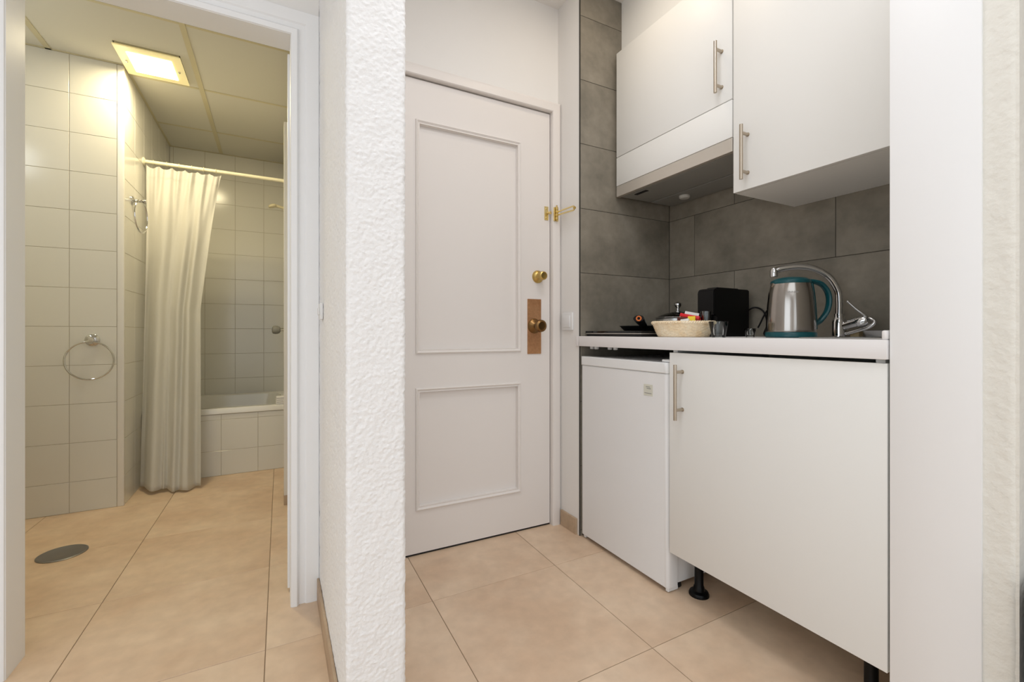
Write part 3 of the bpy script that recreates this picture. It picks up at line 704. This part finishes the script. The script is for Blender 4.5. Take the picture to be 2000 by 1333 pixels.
so_ = co.modifiers.new('thick', 'SOLIDIFY'); so_.thickness = .0012
hdr = [[curtain_pt(i/NS, j/NV*.022/.03)+Vector((0, -.0016, 0)) for i in range(NS+1)] for j in range(0, 4)]
obj('header_band', loops(hdr, None, False, False, closed=False), CURT, co, ang=80)
for q in range(6):
    s = (q+.5)/6; p = curtain_pt(round(s*NS)/NS, 0)
    obj('hook', ring((p.x+.20, 0, 0), .0145, .0016, (0, 1, 0), (0, 0, 1), 24, 6), ROD, rod)
# towel rings
tr = thing('towel_ring', (-.822, 3.0, .862), 'chrome towel ring on the tiled wall below, left of the curtain', 'towel ring')
obj('rosette', lathe([(.030, 0), (.030, .004), (.024, .010), (.012, .014), (.009, .03), (.017, .033), (.020, .040), (.017, .049), (.003, .052)], (0, -.0005, .0), (0, -1, 0)), CH, tr)
obj('ring', ring((.0, -.043, -.102), .094, .0042, (1, 0, 0), (0, 0, 1)), CH, tr)
tr2 = thing('towel_ring', (-.70, 3.157, 1.627), 'chrome towel ring high on the alcove wall beside the curtain rod', 'towel ring')
obj('rosette', lathe([(.026, 0), (.026, .004), (.020, .010), (.008, .014), (.007, .05), (.012, .052), (.012, .062), (.002, .064)], (.0005, 0, 0), (1, 0, 0)), CH, tr2)
obj('ring', ring((.045, -.027, -.090), .088, .0042, Vector((.10, .995, 0)).normalized(), (0, 0, 1)), CH, tr2)
# ceiling lamp
lm = thing('ceiling_lamp', (-.5585, 2.91, ZB), 'square glowing glass ceiling lamp in the bathroom ceiling', 'lamp')
obj('mount', box(-.125, .125, -.133, .133, -.004, .01), P_bar, lm)
gl = obj('glass_border', box(-.133, .133, -.141, .141, -.016, -.010, .001, 1), LAMPR, lm)
obj('lit_diffuser', box(-.090, .090, -.095, .095, -.0195, -.0165, .001, 1), LAMP, lm)
for sx_, sy_ in ((-1, .0), (1, .0)): obj('clip', lathe([(.006, 0), (.006, .006), (.002, .008)], (sx_*.108, sy_, -.016), (0, 0, -1), 12), CH, lm)
obj('frame_wire', ring((0, 0, -.012), .001, .0005, (1, 0, 0), (0, 1, 0), 8, 4), CH, lm)
# floor drain
fdn = thing('floor_drain', (-.768, 2.465, 0), 'round steel floor drain cover on the bathroom floor', 'drain')
obj('cover', lathe([(.078, .0), (.078, .0025), (.074, .0045), (.072, .0045), (.070, .0035), (.002, .0035)], n=48), DRAIN, fdn)
# wash basin sliver
wb_ = thing('wash_basin', (-1.5, 2.42, .70), 'white wash basin whose rim peeks out at the left door jamb', 'basin')
prf = [(.22, -.11), (.23, -.11), (.255, -.04), (.268, .035), (.272, .062), (.270, .070), (.262, .072), (.25, .066), (.21, .0), (.10, -.05), (.01, -.055)]
rg = [[Vector((.30+r_*1.05*math.cos(t), r_*.85*math.sin(t), z_)) for t in [2*math.pi*i/48 for i in range(48)]] for r_, z_ in prf]
obj('bowl', loops(rg), W_tub, wb_)
obj('wall_bracket', box(.0, .12, -.10, .10, -.10, .05, .01), W_tub, wb_)
# shower head, tap, towel
sh = thing('hand_shower', (.10, 3.78, 1.84), 'cream hand shower head sticking out above the bathtub', 'shower')
obj('bracket', lathe([(.02, 0), (.02, .01), (.011, .014), (.011, .04)], (0, 0, -.01), (-1, 0, 0)), CREAM, sh)
obj('handle', tube([(-.025, 0, -.01), (-.06, 0, -.002), (-.09, 0, .004), (-.105, 0, .004)], lambda s: .009+.003*s, 12), CREAM, sh)
obj('spray_face', lathe([(.012, .014), (.028, .006), (.030, -.004), (.027, -.009), (.004, -.010)], (-.122, 0, .002), (-.35, 0, 1)), CREAM, sh)
tp = thing('bath_tap', (.10, 3.78, .92), 'chrome and cream tap knob on the right wall above the bathtub', 'tap')
obj('stem', lathe([(.028, 0), (.028, .008), (.012, .014), (.012, .085)], (0, 0, 0), (-1, 0, 0)), CH, tp)
obj('tap_knob', lathe([(.014, .070), (.024, .076), (.030, .090), (.031, .105), (.027, .120), (.016, .126), (.002, .127)], (0, 0, 0), (-1, 0, 0)), GREYP, tp)
tw = bmesh.new()
for q in range(4):
    box(.0-.012*q*.0, .09, 3.352+.002*q, 3.425-.003*q, .4235+.0125*q, .4355+.0125*q, .005, 3, bm=tw)
for v in tw.verts: v.co += Vector((.004*noise.noise(v.co*40), .004*noise.noise(v.co*40+Vector((9, 0, 0))), 0))
two = obj('folded_towel', tw, TOWEL); rebase(two, (.045, 3.39, .4235)); tag(two, 'small folded white towel on the front rim of the bathtub', 'towel')
# dark padded stool at the right edge
ot = thing('padded_stool', (1.325, .108, 0), 'dark blue-grey padded stool just showing at the bottom of the right edge', 'stool')
obj('cushion', box(-.172, .172, -.17, .17, .37, .46, .03, 4), NAVY, ot)
obj('skirt', box(-.165, .165, -.163, .163, .06, .37, .01), NAVY, ot)
for sx_ in (-1, 1):
    for sy_ in (-1, 1): obj('leg', lathe([(.012, 0), (.016, .06)], (sx_*.14, sy_*.14, 0), n=12), BLACKM, ot)
